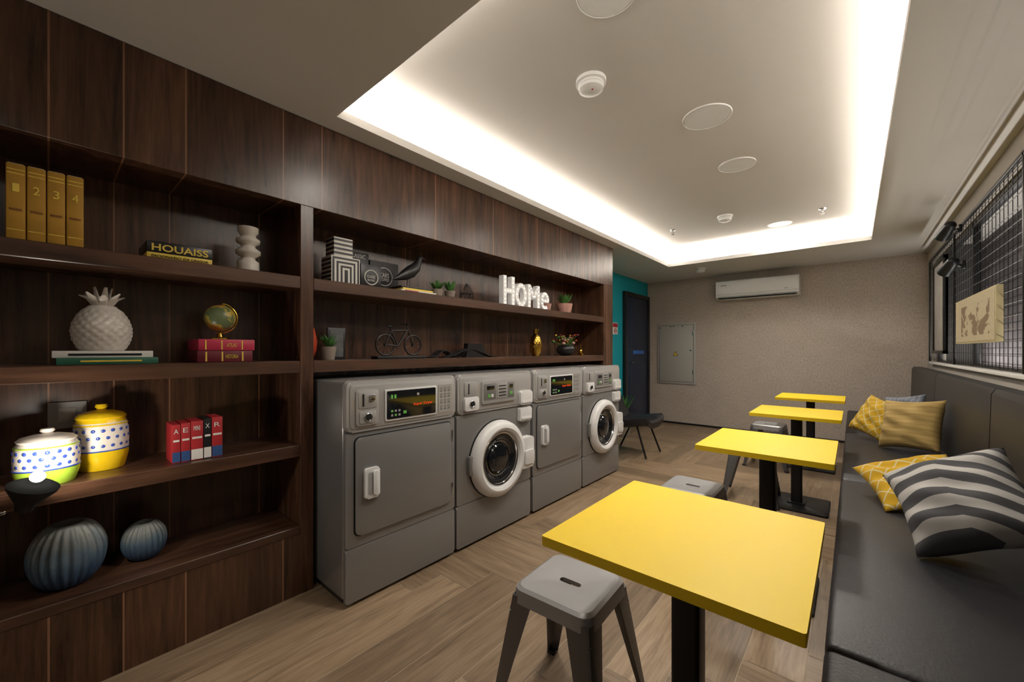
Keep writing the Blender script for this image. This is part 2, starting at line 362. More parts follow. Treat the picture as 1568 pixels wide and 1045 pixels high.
def washer(y0,y1):
    b=B('washing_machine'); shell(b,y0,y1); w=y1-y0; yc=y0+w*.49; zc=.52
    prof=[(.255,-.002),(.258,.02),(.252,.045),(.235,.062),(.208,.068),(.19,.058),(.182,.04),(.178,.02)]
    b.lathe(prof,(MX,yc,zc),WHITEP,'X',64)
    b.lathe([(.262,-.002),(.262,.006),(.257,.008)],(MX,yc,zc),DARKG,'X',48)
    b.lathe([(.182,.04),(.176,.046),(.168,.044),(.162,.03)],(MX,yc,zc),CHROME,'X',64)
    b.lathe([(.166,.036),(.15,.034),(.14,.026)],(MX,yc,zc),BLACKP,'X',64)
    b.lathe([(.142,.03),(.12,.016),(.09,.008),(.05,.004),(0,.003)],(MX,yc,zc),GLASSD,'X',48)
    b.torus((MX+.018,yc,zc),.115,.003,'X',CHROME,48,8)
    b.lathe([(.10,.006),(.098,.022),(.09,.03),(.05,.036),(0,.038)],(MX,yc,zc),GLASSD,'X',40)
    b.prism(rrect(yc+.205,y1-.03,.40,.62,.014),'X',MX-.001,MX+.060,WHITEP,.010)
    b.prism(rrect(yc+.235,y1-.04,.43,.53,.010),'X',MX+.055,MX+.072,WHITEP,.006)
    b.box(MX,MX+.03,yc-.275,yc-.245,zc-.06,zc+.06,GREYM,.005)
    b.prism(rrect(y1-.15,y1-.018,.855,.955,.014),'X',MX+.008,MX+.036,WHITEP,.008)
    b.prism(rrect(y1-.14,y1-.03,.868,.886,.008),'X',MX+.033,MX+.042,WHITEP,.003)
    b.prism(rrect(y1-.15,y1-.018,.735,.835,.014),'X',MX-.002,MX+.030,WHITEP,.008)
    b.prism(rrect(y1-.14,y1-.03,.748,.766,.008),'X',MX+.027,MX+.037,WHITEP,.003)
    b.prism(rrect(y0+.20,y0+.53,.90,1.05,.01),'X',MX+.01,MX+.024,SILV,.004)
    b.prism(rrect(y0+.215,y0+.33,.925,1.03,.006),'X',MX+.02,MX+.027,GREYM,.001)
    b.box(MX+.026,MX+.029,y0+.24,y0+.31,.99,1.015,GLASSD); b.box(MX+.026,MX+.03,y0+.25,y0+.27,.94,.96,LCD); b.box(MX+.026,MX+.03,y0+.28,y0+.30,.94,.96,WHITEP)
    b.prism(rrect(y0+.345,y0+.44,.925,1.03,.006),'X',MX+.02,MX+.027,SILV,.001)
    for k in range(4): b.box(MX+.026,MX+.028,y0+.355,y0+.43,.94+k*.022,.947+k*.022,DARKG)
    b.prism(rrect(y0+.45,y0+.515,.925,1.03,.006),'X',MX+.02,MX+.027,GREYM,.001); b.box(MX+.026,MX+.029,y0+.465,y0+.50,.99,1.015,GLASSD); b.box(MX+.026,MX+.029,y0+.47,y0+.495,.945,.965,LCD)
    b.prism(rrect(y0+.045,y0+.165,.87,.955,.012),'X',MX+.01,MX+.03,WHITEP,.004); b.cyl((MX+.032,y0+.105,.912),.014,.01,'X',mat=DARKG,seg=20); b.torus((MX+.032,y0+.105,.912),.02,.004,'X',CHROME,24)
    b.prism(rrect(y0+.05,y0+.16,.965,1.05,.008),'X',MX+.01,MX+.02,SILV,.002); b.box(MX+.019,MX+.023,y0+.08,y0+.087,.975,1.04,DARKG)
    return b.done()
dryer(.93,1.62); washer(1.635,2.37); dryer(2.40,3.115); washer(3.135,3.86)

# ------------------------------------------------------------------ tables
def table(yc,xc=-.35):
    b=B('cafe_table'); hx=.288; hy=.30
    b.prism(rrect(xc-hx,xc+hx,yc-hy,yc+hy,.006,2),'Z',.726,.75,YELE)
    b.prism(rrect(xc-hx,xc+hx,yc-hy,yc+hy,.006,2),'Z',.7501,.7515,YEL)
    b.box(xc-.15,xc+.15,yc-.15,yc+.15,.716,.726,BLACKM,.003)
    b.prism(rrect(xc-.037,xc+.037,yc-.037,yc+.037,.012,4),'Z',.018,.72,BLACKM)
    b.box(xc-.06,xc+.06,yc-.06,yc+.06,.014,.026,BLACKM,.004)
    b.prism(rrect(xc-.21,xc+.21,yc-.21,yc+.21,.02,4),'Z',.0,.016,BLACKM,.004)
    return b.done()
for yc in (1.165,2.53,3.97,5.36): table(yc)

# ------------------------------------------------------------------ stools
def stool(xc,yc,rot=0):
    b=B('metal_stool'); H=.452; s=.145
    k=6
    out=rrect(-s,s,-s,s,.04,k); mid=rrect(-s+.012,s-.012,-s+.012,s-.012,.035,k); inn=rrect(-s+.03,s-.03,-s+.03,s-.03,.03,k)
    slot=rrect(-.04,.04,-.013,.013,.0125,k)
    sk=rrect(-s-.006,s+.006,-s-.006,s+.006,.045,k)
    rings=[[(x,y,H-.05) for x,y in sk],[(x,y,H-.008) for x,y in out],[(x,y,H) for x,y in mid],[(x,y,H-.001) for x,y in inn],[(x,y,H-.006) for x,y in slot],[(x,y,H-.02) for x,y in slot]]
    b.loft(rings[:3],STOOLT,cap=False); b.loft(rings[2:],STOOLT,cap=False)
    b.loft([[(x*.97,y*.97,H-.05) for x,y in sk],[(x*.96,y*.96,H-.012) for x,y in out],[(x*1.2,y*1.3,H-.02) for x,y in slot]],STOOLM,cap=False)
    def sec(cx,cy,sx,sy,w,z,r,th):
        o=[(cx-sx*w,cy),(cx-sx*r,cy),(cx-sx*r*.3,cy-sy*r*.3),(cx,cy-sy*r),(cx,cy-sy*w)]
        c2x,c2y=cx-sx*th,cy-sy*th
        i=[(cx-sx*w,c2y),(c2x-sx*r,c2y),(c2x-sx*r*.3,c2y-sy*r*.3),(c2x,c2y-sy*r),(c2x,cy-sy*w)]
        return [(x,y,z) for x,y in o+i[::-1]]
    for sx in (-1,1):
        for sy in (-1,1):
            T=s+.001; Bt=.205
            secs=[]
            for t in (0,.12,.5,1):
                z=(H-.03)*(1-t)+.006*t; c=T+(Bt-T)*t; w=.085*(1-t)**1.0+.03*t if t<.9 else .032
                secs.append(sec(sx*c,sy*c,sx,sy,w,z,.014,.0035))
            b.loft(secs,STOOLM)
            c=Bt-.012; b.prism(rrect(sx*c-.018,sx*c+.018,sy*c-.018,sy*c+.018,.006,2),'Z',0,.014,BLACKP)
    for sx in (-1,1):
        b.rod((sx*.15,-.15,.37),(-sx*.15,.15,.37),.006,STOOLM,flat=.4)
    o=b.done(); o.rotation_euler[2]=rot; o.location.x+=xc; o.location.y+=yc
    return o
stool(-.745,1.18,.05); stool(-.725,2.50,.0); stool(-.66,3.90,.08); stool(-.70,5.12,-.05)

# ------------------------------------------------------------------ bench
b=B('upholstered_bench')
b.box(-.035,.53,YF+.02,YB-.02,0,.345,LEATH,.004)
ys=[YF+.02,1.375,3.23,5.10,YB-.02]
for a,c in zip(ys[:-1],ys[1:]):
    b.box(-.06,.60,a+.002,c-.002,.345,.45,LEATH,.022,4)
    b.prism([(.555,.43),(.535,.47),(.55,1.02),(.565,1.05),(.64,1.05),(.652,1.03),(.652,.3),(.555,.3)],'Y',a+.003,c-.003,LEATH,.01)
b.done()

# ------------------------------------------------------------------ pillows
def pillow(name,c,size,thick,normal,spin,mat,seed=0,sx=1):
    rnd=random.Random(seed); bm=bmesh.new(); ul=bm.loops.layers.uv.new('UVMap'); N=30
    ph=[rnd.random()*6 for _ in range(6)]
    for side in (1,-1):
        g=[]
        for i in range(N+1):
            row=[]
            for j in range(N+1):
                u=-1+2*i/N; v=-1+2*j/N
                x=size/2*u*(1-.10*(1-v*v)*abs(u))*sx; y=size/2*v*(1-.10*(1-u*u)*abs(v))
                h=thick/2*(max(0,(1-abs(u)**2.6)*(1-abs(v)**2.6)))**.5
                wr=.010*math.sin(7*u+ph[0]+3*v)*math.sin(5*v+ph[1])+.006*math.sin(13*v+4*u+ph[2])
                edge=min(1,4*(1-max(abs(u),abs(v))))
                row.append(bm.verts.new((x,y,side*(h+wr*edge))))
            g.append(row)
        for i in range(N):
            for j in range(N):
                q=[(i,j),(i+1,j),(i+1,j+1),(i,j+1)]
                if side<0: q=q[::-1]
                f=bm.faces.new([g[a][c_] for a,c_ in q]); f.smooth=True
                for lp,(a,c_) in zip(f.loops,q): lp[ul].uv=(a/N,c_/N)
    bmesh.ops.remove_doubles(bm,verts=bm.verts,dist=.0004)
    z=Vector(normal).normalized(); q=z.to_track_quat('Z','Y').to_matrix().to_4x4()
    bm.transform(q@Matrix.Rotation(spin,4,'Z'))
    mz=min(v.co.z for v in bm.verts); mx=max(v.co.x for v in bm.verts)
    cc=Vector(c); cc.z=.451-mz
    if cc.x+mx>.534: cc.x=.534-mx
    me=bpy.data.meshes.new(name); bm.to_mesh(me); bm.free(); me.materials.append(mat)
    o=bpy.data.objects.new(name,me); o.location=cc; scene.collection.objects.link(o); return o
def fab(name,fn,rough=.9):
    g=G(name); uv=g.n('ShaderNodeUVMap').outputs[0]; sep=g.n('ShaderNodeSeparateXYZ'); g.l(uv,sep.inputs[0])
    g.base(fn(g,sep.outputs[0],sep.outputs[1]),rough); g.bump(g.noise(g.mapping(uv,(220,220,1)),1,2),.3,.002); return g.m
def stripes(g,u,v):
    q=g.math('ADD',g.math('MULTIPLY_ADD',v,5.0,.1),g.math('MULTIPLY',g.math('MAXIMUM',g.math('SUBTRACT',u,.5),0.0),3.0))
    return g.mix(g.math('LESS_THAN',g.math('FRACT',q),.5),(.45,.435,.41),(.075,.075,.08))
STR=fab('striped_fabric',stripes)
def trel(g,u,v):
    a=g.math('ABSOLUTE',g.math('SUBTRACT',g.math('FRACT',g.math('MULTIPLY',g.math('ADD',u,v),4.5)),.5))
    c=g.math('ABSOLUTE',g.math('SUBTRACT',g.math('FRACT',g.math('MULTIPLY',g.math('SUBTRACT',u,g.math('MULTIPLY',v,1.0)),4.5)),.5))
    return g.mix(g.math('LESS_THAN',g.math('MINIMUM',a,c),.055),(.52,.31,.008),(.56,.48,.28))
TRE=fab('trellis_fabric',trel)
def lines(g,u,v): return g.mix(g.math('LESS_THAN',g.math('FRACT',g.math('MULTIPLY',v,11)),.10),(.42,.29,.10),(.25,.155,.04))
TAN=fab('tan_fabric',lines)
BLG=fab('slate_fabric',lambda g,u,v: g.mix(g.math('LESS_THAN',g.math('FRACT',g.math('MULTIPLY',u,9)),.3),(.17,.19,.23),(.26,.26,.29)))
pillow('striped_cushion',(.42,2.31,.7),.40,.24,(-.46,-.62,.70),.70,STR,1)
pillow('trellis_cushion',(.25,2.93,.6),.42,.13,(-.22,-.34,.93),.85,TRE,2)
pillow('tan_cushion',(.35,4.43,.7),.41,.18,(-.60,-.75,.36),.12,TAN,3)
pillow('trellis_cushion',(.16,4.80,.7),.36,.15,(-.62,-.70,.46),-.25,TRE,4)
pillow('slate_cushion',(.36,5.30,.7),.36,.13,(-.60,-.60,.3),.2,BLG,5)

# ------------------------------------------------------------------ back wall fittings
b=B('air_conditioner')
yb=YB-.001
prof=[(yb,2.04),(yb,2.325),(yb-.17,2.325),(yb-.20,2.31),(yb-.212,2.27),(yb-.212,2.12),(yb-.20,2.075),(yb-.15,2.04)]
b.prism(prof,'X',-1.63,-.57,WHITEP,.008)
b.box(-1.60,-.60,yb-.205,yb-.12,2.045,2.052,DARKG,M=None)
b.box(-1.63,-.57,yb-.2135,yb-.21,2.108,2.111,plainG)
b.box(-1.60,-.60,yb-.204,yb-.196,2.062,2.078,plainG)
b.box(-.74,-.70,yb-.2135,yb-.21,2.13,2.14,plainG); b.box(-1.56,-1.48,yb-.2135,yb-.21,2.24,2.255,plainG)
for k in range(12): b.box(-1.58,-.62,yb-.17+k*.012,yb-.165+k*.012,2.3255,2.328,plainG)
b.done()
PANELP=plain('panel_paint',(.43,.415,.38),.5,var=.02)
b=B('electrical_panel')
b.box(-2.62,-1.98,yb-.012,yb,.68,1.72,PANELP,.003); b.box(-2.585,-2.015,yb-.013,yb-.010,.715,1.685,DARKG); b.box(-2.58,-2.02,yb-.022,yb-.012,.72,1.68,PANELP,.003)
tri=[(-2.345,1.16),(-2.265,1.16),(-2.305,1.235)]
b.prism(tri,'Y',yb-.024,yb-.021,DARKG); b.prism([(-2.335,1.166),(-2.275,1.166),(-2.305,1.222)],'Y',yb-.025,yb-.023,YEL)
b.cyl((-2.06,yb-.025,1.25),.012,.012,'Y',mat=CHROME,seg=16); b.cyl((-2.56,yb-.025,1.64),.009,.008,'Y',mat=DARKG,seg=12)
for xx in (-2.40,-2.35,-2.2): b.box(xx,xx+.025,yb-.024,yb-.021,1.655,1.668,DARKG)
b.box(-2.03,-2.012,yb-.028,yb-.02,1.5,1.58,CHROME,.003); b.box(-2.03,-2.012,yb-.028,yb-.02,.85,.93,CHROME,.003)
b.done()
b=B('door_1')
xd=XL
b.box(xd,xd+.05,5.98,6.05,0,2.20,BLACKP,.003); b.box(xd,xd+.05,6.92,6.985,0,2.20,BLACKP,.003); b.box(xd,xd+.05,6.05,6.92,2.13,2.20,BLACKP,.003)
b.box(xd,xd+.035,6.052,6.918,.005,2.128,NAVY,.002)
b.box(xd+.034,xd+.04,6.15,6.82,.2,1.0,NAVY,.004); b.box(xd+.034,xd+.04,6.15,6.82,1.3,2.0,NAVY,.004)
b.box(xd+.034,xd+.04,6.30,6.75,1.19,1.25,plain('door_label_blue',(.04,.16,.55),.4),.001)
b.rod((xd+.035,6.13,1.05),(xd+.085,6.13,1.05),.01,CHROME); b.rod((xd+.085,6.12,1.05),(xd+.085,6.25,1.05),.009,CHROME)
b.done()
b=B('safety_sign'); b.box(xd,xd+.006,5.62,5.80,1.50,1.68,WHT,.001); b.box(xd+.006,xd+.008,5.63,5.79,1.61,1.67,RED)
b.torus((xd+.008,5.71,1.555),.035,.005,'X',RED,24); b.box(xd+.006,xd+.009,5.69,5.73,1.55,1.56,RED); b.done()

# lounge chair + plant in the corner
b=B('lounge_chair')
pr=[(-1.76,.40),(-1.80,.425),(-1.95,.40),(-2.12,.37),(-2.24,.39),(-2.30,.50),(-2.35,.66),(-2.38,.80)]
W0=[.24,.27,.29,.30,.30,.29,.27,.22]
secs=[]
for (x,z),w in zip(pr,W0):
    sec=[]
    for i in range(11):
        t=-1+2*i/10; sec.append((x,4.68+w*t,z+.05*abs(t)**3))
    for i in range(10,-1,-1):
        t=-1+2*i/10; sec.append((x-.012,4.68+w*t*.98,z+.05*abs(t)**3-.065))
    secs.append(sec)
b.loft(secs,LEATH)
for yy,s_ in ((4.5,-1),(4.86,1)):
    b.rod((-1.93,yy,.37),(-1.80,yy+s_*.04,0.006),.011,BLACKM); b.rod((-2.14,yy,.35),(-2.32,yy+s_*.04,0.006),.011,BLACKM)
b.rod((-1.93,4.5,.365),(-1.93,4.86,.365),.011,BLACKM); b.rod((-2.14,4.5,.345),(-2.14,4.86,.345),.011,BLACKM)
b.rod((-1.93,4.5,.365),(-2.14,4.5,.345),.011,BLACKM); b.rod((-1.93,4.86,.365),(-2.14,4.86,.345),.011,BLACKM)
b.done()
def leaves(b,c,n,L,r,mat,up=.5,seed=1,flat=.35):
    rd=random.Random(seed)
    for i in range(n):
        a=i*2.399; e=up+(rd.random()-.2)*.9*(1-up)+.6*(i/n)*(1-up)
        e=min(1.5,e*1.3); d=Vector((math.cos(a)*math.cos(e),math.sin(a)*math.cos(e),math.sin(e)))
        l=L*(.75+.4*rd.random()); p0=Vector(c); p1=p0+d*l*.5; p2=p0+d*l+Vector((0,0,-.02*L))
        b.rod(p0,p1,r*.5,mat,r2=r,seg=7,flat=flat); b.rod(p1,p2,r,mat,r2=r*.08,seg=7,flat=flat)
def pot(b,c,r,h,mat):
    b.lathe([(0,0),(r*.72,0),(r*.75,.004),(r,h*.97),(r,h),(r*.88,h),(r*.84,h*.85),(0,h*.85)],c,mat,seg=28)
b=B('potted_floor_plant'); pot(b,(-2.58,5.5,0),.14,.30,TERR); leaves(b,(-2.58,5.5,.26),22,.36,.03,GREEN,.8,3,.2); b.done()

# ------------------------------------------------------------------ ceiling fittings
def disc(name,x,y,z,r):
    b=B(name); b.lathe([(0,-.006),(r*.93,-.006),(r*.94,-.003),(r*.955,-.003),(r*.965,-.007),(r*.985,-.006),(r,0),(0,.001)],(x,y,z),WHITEP,seg=56)
    return b.done()
disc('ceiling_disc',-.755,1.47,ZT,.125); disc('ceiling_disc',-.69,2.66,ZT,.14); disc('ceiling_disc',-.69,3.50,ZT,.13); disc('ceiling_disc',-.64,5.45,ZT,.12)  # discs do not glow; their light comes from added spots
disc('ceiling_disc',-.75,-.35,ZC,.12)  # unseen disc added behind the camera to go with a fill spot
def smoke(x,y,z,r=.07):
    b=B('smoke_detector')
    b.lathe([(0,0),(r,0),(r,-.018),(r*.85,-.022),(r*.82,-.03),(r*.84,-.036),(r*.8,-.05),(r*.55,-.062),(0,-.066)],(x,y,z),WHITEP,seg=40)
    b.torus((x,y,z-.034),r*.80,.003,'Z',DARKG,40,6); b.cyl((x+.02,y-.02,z-.062),.005,.006,mat=RED,seg=10); return b.done()
smoke(-1.07,1.90,ZT,.08); smoke(-1.05,4.75,ZT,.075); smoke(-1.69,6.2,ZC,.07)
def sprk(x,y,z):
    b=B('fire_sprinkler'); b.lathe([(0,0),(.035,0),(.033,-.006),(.012,-.008),(.010,-.03),(.0,-.03)],(x,y,z),CHROME,seg=24)
    b.rod((x-.012,y,z-.028),(x-.008,y,z-.05),.003,CHROME); b.rod((x+.012,y,z-.028),(x+.008,y,z-.05),.003,CHROME); b.cyl((x,y,z-.052),.018,.003,mat=CHROME,seg=16); return b.done()
sprk(-1.65,4.9,ZT); sprk(-.24,5.15,ZT)

# ------------------------------------------------------------------ things on window grid
b=B('framed_board'); xf=XR-.075
b.box(xf,xf+.02,5.15,5.80,1.22,2.10,plain('weathered_grey_wood',(.26,.235,.21),.8,var=.4,nscale=12),.003)
for (a,c,d,e) in ((5.15,5.80,1.22,1.25),(5.15,5.80,2.07,2.10),(5.15,5.19,1.22,2.10),(5.76,5.80,1.22,2.10)): b.box(xf-.012,xf+.02,a,c,d,e,BLACKM,.002)
b.done()
def mapmat():
    g=G('sepia_map'); p=g.pos(); f=g.noise(g.mapping(p,(1,4.2,7)),1.0,6,.62,.4); e=g.noise(p,40,3)
    sep=g.n('ShaderNodeSeparateXYZ'); g.l(p,sep.inputs[0])
    iy=g.math('LESS_THAN',g.math('ABSOLUTE',g.math('SUBTRACT',sep.outputs[1],3.98)),.40)
    iz=g.math('LESS_THAN',g.math('ABSOLUTE',g.math('SUBTRACT',sep.outputs[2],1.455)),.105)
    land=g.math('MULTIPLY',g.math('MULTIPLY',g.math('GREATER_THAN',f,.49),iy),iz)
    paper=g.mix(e,(.37,.30,.18),(.52,.45,.31)); g.base(g.mix(g.math('MULTIPLY',land,.85),paper,(.15,.09,.045)),.8); return g.m
b=B('vintage_map_print'); xf=XR-.085; LW=plain('pale_wood',(.44,.37,.20),.6)
b.box(xf,xf+.028,3.45,4.60,1.30,1.62,LW,.002); b.box(xf-.0015,xf+.001,3.465,4.585,1.312,1.608,mapmat())
b.done()
def cliplamp(y,z):
    b=B('clip_spotlight'); x=XR-.06
    b.box(x-.01,x+.012,y-.02,y+.02,z-.03,z+.03,BLACKM,.004); b.rod((x,y,z),(x-.07,y,z-.01),.008,BLACKM)
    b.rod((x-.06,y-.06,z+.02),(x-.09,y+.05,z-.04),.035,BLACKM,r2=.045,seg=24); b.sph((x-.06,y-.06,z+.02),.035,BLACKM); return b.done()
cliplamp(4.62,2.20); cliplamp(4.50,1.90)

# ------------------------------------------------------------------ shelf objects
SA,SB,SC,SD=1.6305,1.1965,.7665,.3505
b=B('encyclopedia_volumes')
for i in range(4):
    y0=-.092+i*.0455
    b.box(-2.38,-2.165,y0,y0+.0435,SA,SA+.258,GOLDB,.005)
    b.box(-2.36,-2.17,y0+.005,y0+.039,SA+.254,SA+.259,WHT)
    for zz in (.03,.222,.235): b.box(-2.166,-2.164,y0+.003,y0+.041,SA+zz,SA+zz+.003,LGOLD)
    b.text(str(i+1),.015,.028,.002,(-2.1645,y0+.022,SA+.175),LGOLD,off=.01)
    b.text('ENCICLO',.028,.008,.001,(-2.1645,y0+.022,SA+.10),DRED)
b.done()
b=B('dictionary_book')
b.box(-2.42,-2.20,.265,.485,SA,SA+.028,LGOLD,.002); b.box(-2.42,-2.199,.265,.485,SA+.028,SA+.075,BLACKP,.003)
b.text('HOUAISS',.19,.03,.002,(-2.1995,.375,SA+.05),LGOLD,off=.02); b.text('DICIONARIO DA LINGUA',.19,.010,.0015,(-2.1985,.375,SA+.014),DARKG); b.done()
b=B('sculptural_vase')
pf=[(0,0),(.052,0),(.056,.01),(.054,.055),(.035,.068),(.035,.078),(.062,.095),(.062,.11),(.036,.128),(.036,.138),(.058,.15),(.060,.165),(.038,.18),(.04,.19),(.05,.2),(.052,.225),(.042,.228),(.038,.2),(0,.198)]
b.lathe([(a*.86,z) for a,z in pf],(-2.27,.645,SA),WHITEC,seg=40); b.done(60)
b=B('stacked_books'); b.box(-2.44,-2.19,.02,.30,SB,SB+.026,DGREEN,.002); b.box(-2.43,-2.20,.01,.285,SB+.026,SB+.052,WHT,.002); b.box(-2.201,-2.198,.05,.25,SB+.034,SB+.042,DARKG); b.box(-2.191,-2.188,.08,.25,SB+.01,SB+.016,LGOLD); b.done()
b=B('pineapple_jar'); z0=SB+.0525; cx,cy=-2.31,.145
pf=[(0,0)]+[(.086*math.sin(PI*(.20+.66*t))**.6,.168*t) for t in [i/40 for i in range(41)]]+[(.045,.173),(.04,.18),(0,.182)]
b.lathe(pf,(cx,cy,z0),WHITEC,seg=96,fn=lambda t,q:1+.055*abs(math.sin(t*8+q*18))*abs(math.sin(t*8-q*18)) if .04<q<.93 else 1)
for k in range(8):
    a=k*PI/4; b.rod((cx+.018*math.cos(a),cy+.018*math.sin(a),z0+.172),(cx+.042*math.cos(a),cy+.042*math.sin(a),z0+.21),.012,WHITEC,r2=.014,seg=8,flat=.5); b.rod((cx+.042*math.cos(a),cy+.042*math.sin(a),z0+.21),(cx+.066*math.cos(a),cy+.066*math.sin(a),z0+.22+.01*(k%2)),.014,WHITEC,r2=.004,seg=8,flat=.5)
for k in range(5):
    a=k*2*PI/5+.3; b.rod((cx+.010*math.cos(a),cy+.010*math.sin(a),z0+.172),(cx+.028*math.cos(a),cy+.028*math.sin(a),z0+.255),.018,WHITEC,r2=.005,seg=8,flat=.5)
b.done()
b=B('red_hardcover_books')
b.box(-2.42,-2.20,.43,.645,SB,SB+.052,DRED,.004); b.box(-2.415,-2.205,.435,.655,SB+.053,SB+.105,PINKR,.004)
for y_ in (.46,.52,.60): b.box(-2.201,-2.199,y_,y_+.006,SB+.004,SB+.048,LGOLD); b.box(-2.206,-2.204,y_,y_+.005,SB+.057,SB+.10,LGOLD)
b.text('HISTORIA',.05,.018,.001,(-2.199,.56,SB+.026),LGOLD); b.text('ATLAS',.04,.018,.001,(-2.204,.56,SB+.078),LGOLD)
b.done()
def globem():
    g=G('globe_map'); f=g.noise(g.pos(),16,4,.6); g.base(g.ramp(f,[(.46,(.13,.17,.075)),(.50,(.50,.38,.06)),(.62,(.45,.20,.04))]),.35); return g.m
b=B('desk_globe'); z0=SB+.106; c=(-2.27,.53,z0+.100)
b.lathe([(0,0),(.038,0),(.038,.006),(.015,.012),(.008,.03),(0,.03)],(c[0],c[1],z0),BRASS,seg=28); b.sph(c,.062,globem(),seg=40)
arc=[(c[0],c[1]+.070*math.sin(t),c[2]-.070*math.cos(t)) for t in [(-.2+3.2*i/14) for i in range(15)]]
b.path(arc,.003,BRASS,8); b.rod((c[0],c[1]+.02,c[2]+.055),(c[0],c[1]+.01,c[2]+.070),.004,BRASS); b.done()
def jar(name,cx,cy,r,h,body,dot,band,lid):
    b=B(name); z0=SC
    b.lathe([(0,0),(r*.82,0),(r*.86,.004),(r,h*.22),(r*1.0,h*.30)],(cx,cy,z0),band,seg=56)
    b.lathe([(r,h*.30),(r*1.01,h*.45),(r*.99,h*.62),(r*.93,h*.72)],(cx,cy,z0),body,seg=56)
    b.lathe([(r*.93,h*.72),(r*.88,h*.76),(r*.9,h*.78),(r*.93,h*.80),(r*.8,h*.85),(r*.45,h*.89),(r*.2,h*.90),(r*.16,h*.92),(r*.24,h*.95),(r*.2,h*.99),(0,h)],(cx,cy,z0),lid,seg=56)
    for row,zz in enumerate((.38,.50,.61)):
        n=18
        for k in range(n):
            a=2*PI*(k+.5*(row%2))/n; rr=r*1.0
            R=Matrix.Rotation(a,4,'Z'); b.sph((cx+rr*math.cos(a),cy+rr*math.sin(a),z0+h*zz),.0068,dot,sc=(.25,1,1),seg=8,R=R)
    b.torus((cx,cy,z0+h*.30),r*1.0,.003,'Z',dot,56,6); b.torus((cx,cy,z0+h*.69),r*.955,.003,'Z',band,56,6)
    return b.done()
jar('ceramic_jar',-2.355,.145,.082,.265,WHITEC,BLUG,YELP,YELP)
jar('ceramic_jar',-2.24,.0,.082,.20,WHITEC,BLUG,GRNG,WHITEC)
b=B('pocket_dictionaries'); yy=.345
for w,m1,m2,h,t in ((.03,RED,BLUE,.165,'A'),(.034,RED,BLUE,.168,'E'),(.045,RED,WHT,.172,'MINI'),(.030,BLACKP,WHT,.178,'X'),(.042,RED,BLUE,.18,'R')):
    b.box(-2.33,-2.20,yy,yy+w-.002,SC,SC+h,m1,.002); b.box(-2.201,-2.1985,yy+.001,yy+w-.003,SC+.004,SC+h*.28,m2); b.box(-2.201,-2.1985,yy+.004,yy+w-.006,SC+h*.55,SC+h*.60,WHT)
    b.text(t,w*.5,.02,.001,(-2.1995,yy+w*.45,SC+h*.82),WHT); yy+=w
b.done()
b=B('wall_socket'); b.box(BX,BX+.012,0.0,.11,.925,1.035,plainG,.003); b.box(BX+.011,BX+.015,.03,.08,.95,1.01,SILV,.002); b.done()
# clamp lamp
b=B('clamp_desk_lamp')
b.box(-2.21,-2.12,-.19,-.15,SC,SC+.012,BLACKM,.002); b.box(-2.14,-2.125,-.19,-.15,.68,SC+.012,BLACKM,.002); b.box(-2.19,-2.125,-.19,-.15,.675,.690,BLACKM,.002); b.cyl((-2.17,-.17,.695),.006,.03,mat=CHROME,seg=12)
b.path([(-2.13,-.17,.77),(-2.06,-.19,.78),(-2.03,-.15,.735),(-2.04,-.09,.735)],.006,CHROME)
ax=Vector((.22,.26,.94)).normalized(); Q=ax.to_track_quat('Z','Y').to_matrix().to_4x4(); hc=Vector((-2.04,-.045,.750))
HM=Matrix.Translation(hc)@Q
b.lathe([(0,-.022),(.020,-.020),(.026,.004),(.036,.018),(.058,.052),(.060,.062)],(0,0,0),BLACKM,seg=36,M=HM)
b.lathe([(.060,.062),(.048,.070),(.026,.076),(0,.078)],(0,0,0),INNERB,seg=36,M=HM)
b.sph(hc+ax*.094,.018,BULB,seg=20); b.cyl((0,0,.078),.010,.014,mat=INNERB,seg=16,M=HM); b.done()
bulbpos=hc+ax*.15
def urch():
    g=G('blue_grey_stoneware'); tc=g.n('ShaderNodeTexCoord').outputs['Generated']; sep=g.n('ShaderNodeSeparateXYZ'); g.l(tc,sep.inputs[0])
    f=g.noise(g.pos(),25,3); q=g.math('ADD',sep.outputs[2],g.math('MULTIPLY_ADD',f,.5,-.25))
    g.base(g.ramp(q,[(.1,(.03,.07,.16)),(.5,(.09,.145,.20)),(.85,(.20,.21,.20))]),.5); g.bump(g.noise(g.pos(),120,2),.4,.003); return g.m
UR=urch()
def urchin(cx,cy,r,h):
    b=B('fluted_vase'); pf=[]
    a0,a1=math.radians(-66),math.radians(66)
    for i in range(29):
        a=a0+(a1-a0)*i/28; pf.append((r*math.cos(a)**.85,h*.5+h*.5*math.sin(a)/math.sin(a1)))
    pf=[(0,0)]+pf+[(pf[-1][0]*.86,h*1.0),(pf[-1][0]*.80,h*.93),(pf[-1][0]*.9,h*.8),(0,h*.7)]
    b.lathe(pf,(cx,cy,SD),UR,seg=176,fn=lambda t,q:1-.08*abs(math.cos(t*11))**2.5*(1 if q<.8 else .35) if 0<q<.90 else 1); return b.done(60)
urchin(-2.30,.052,.108,.235); urchin(-2.34,.275,.076,.155)
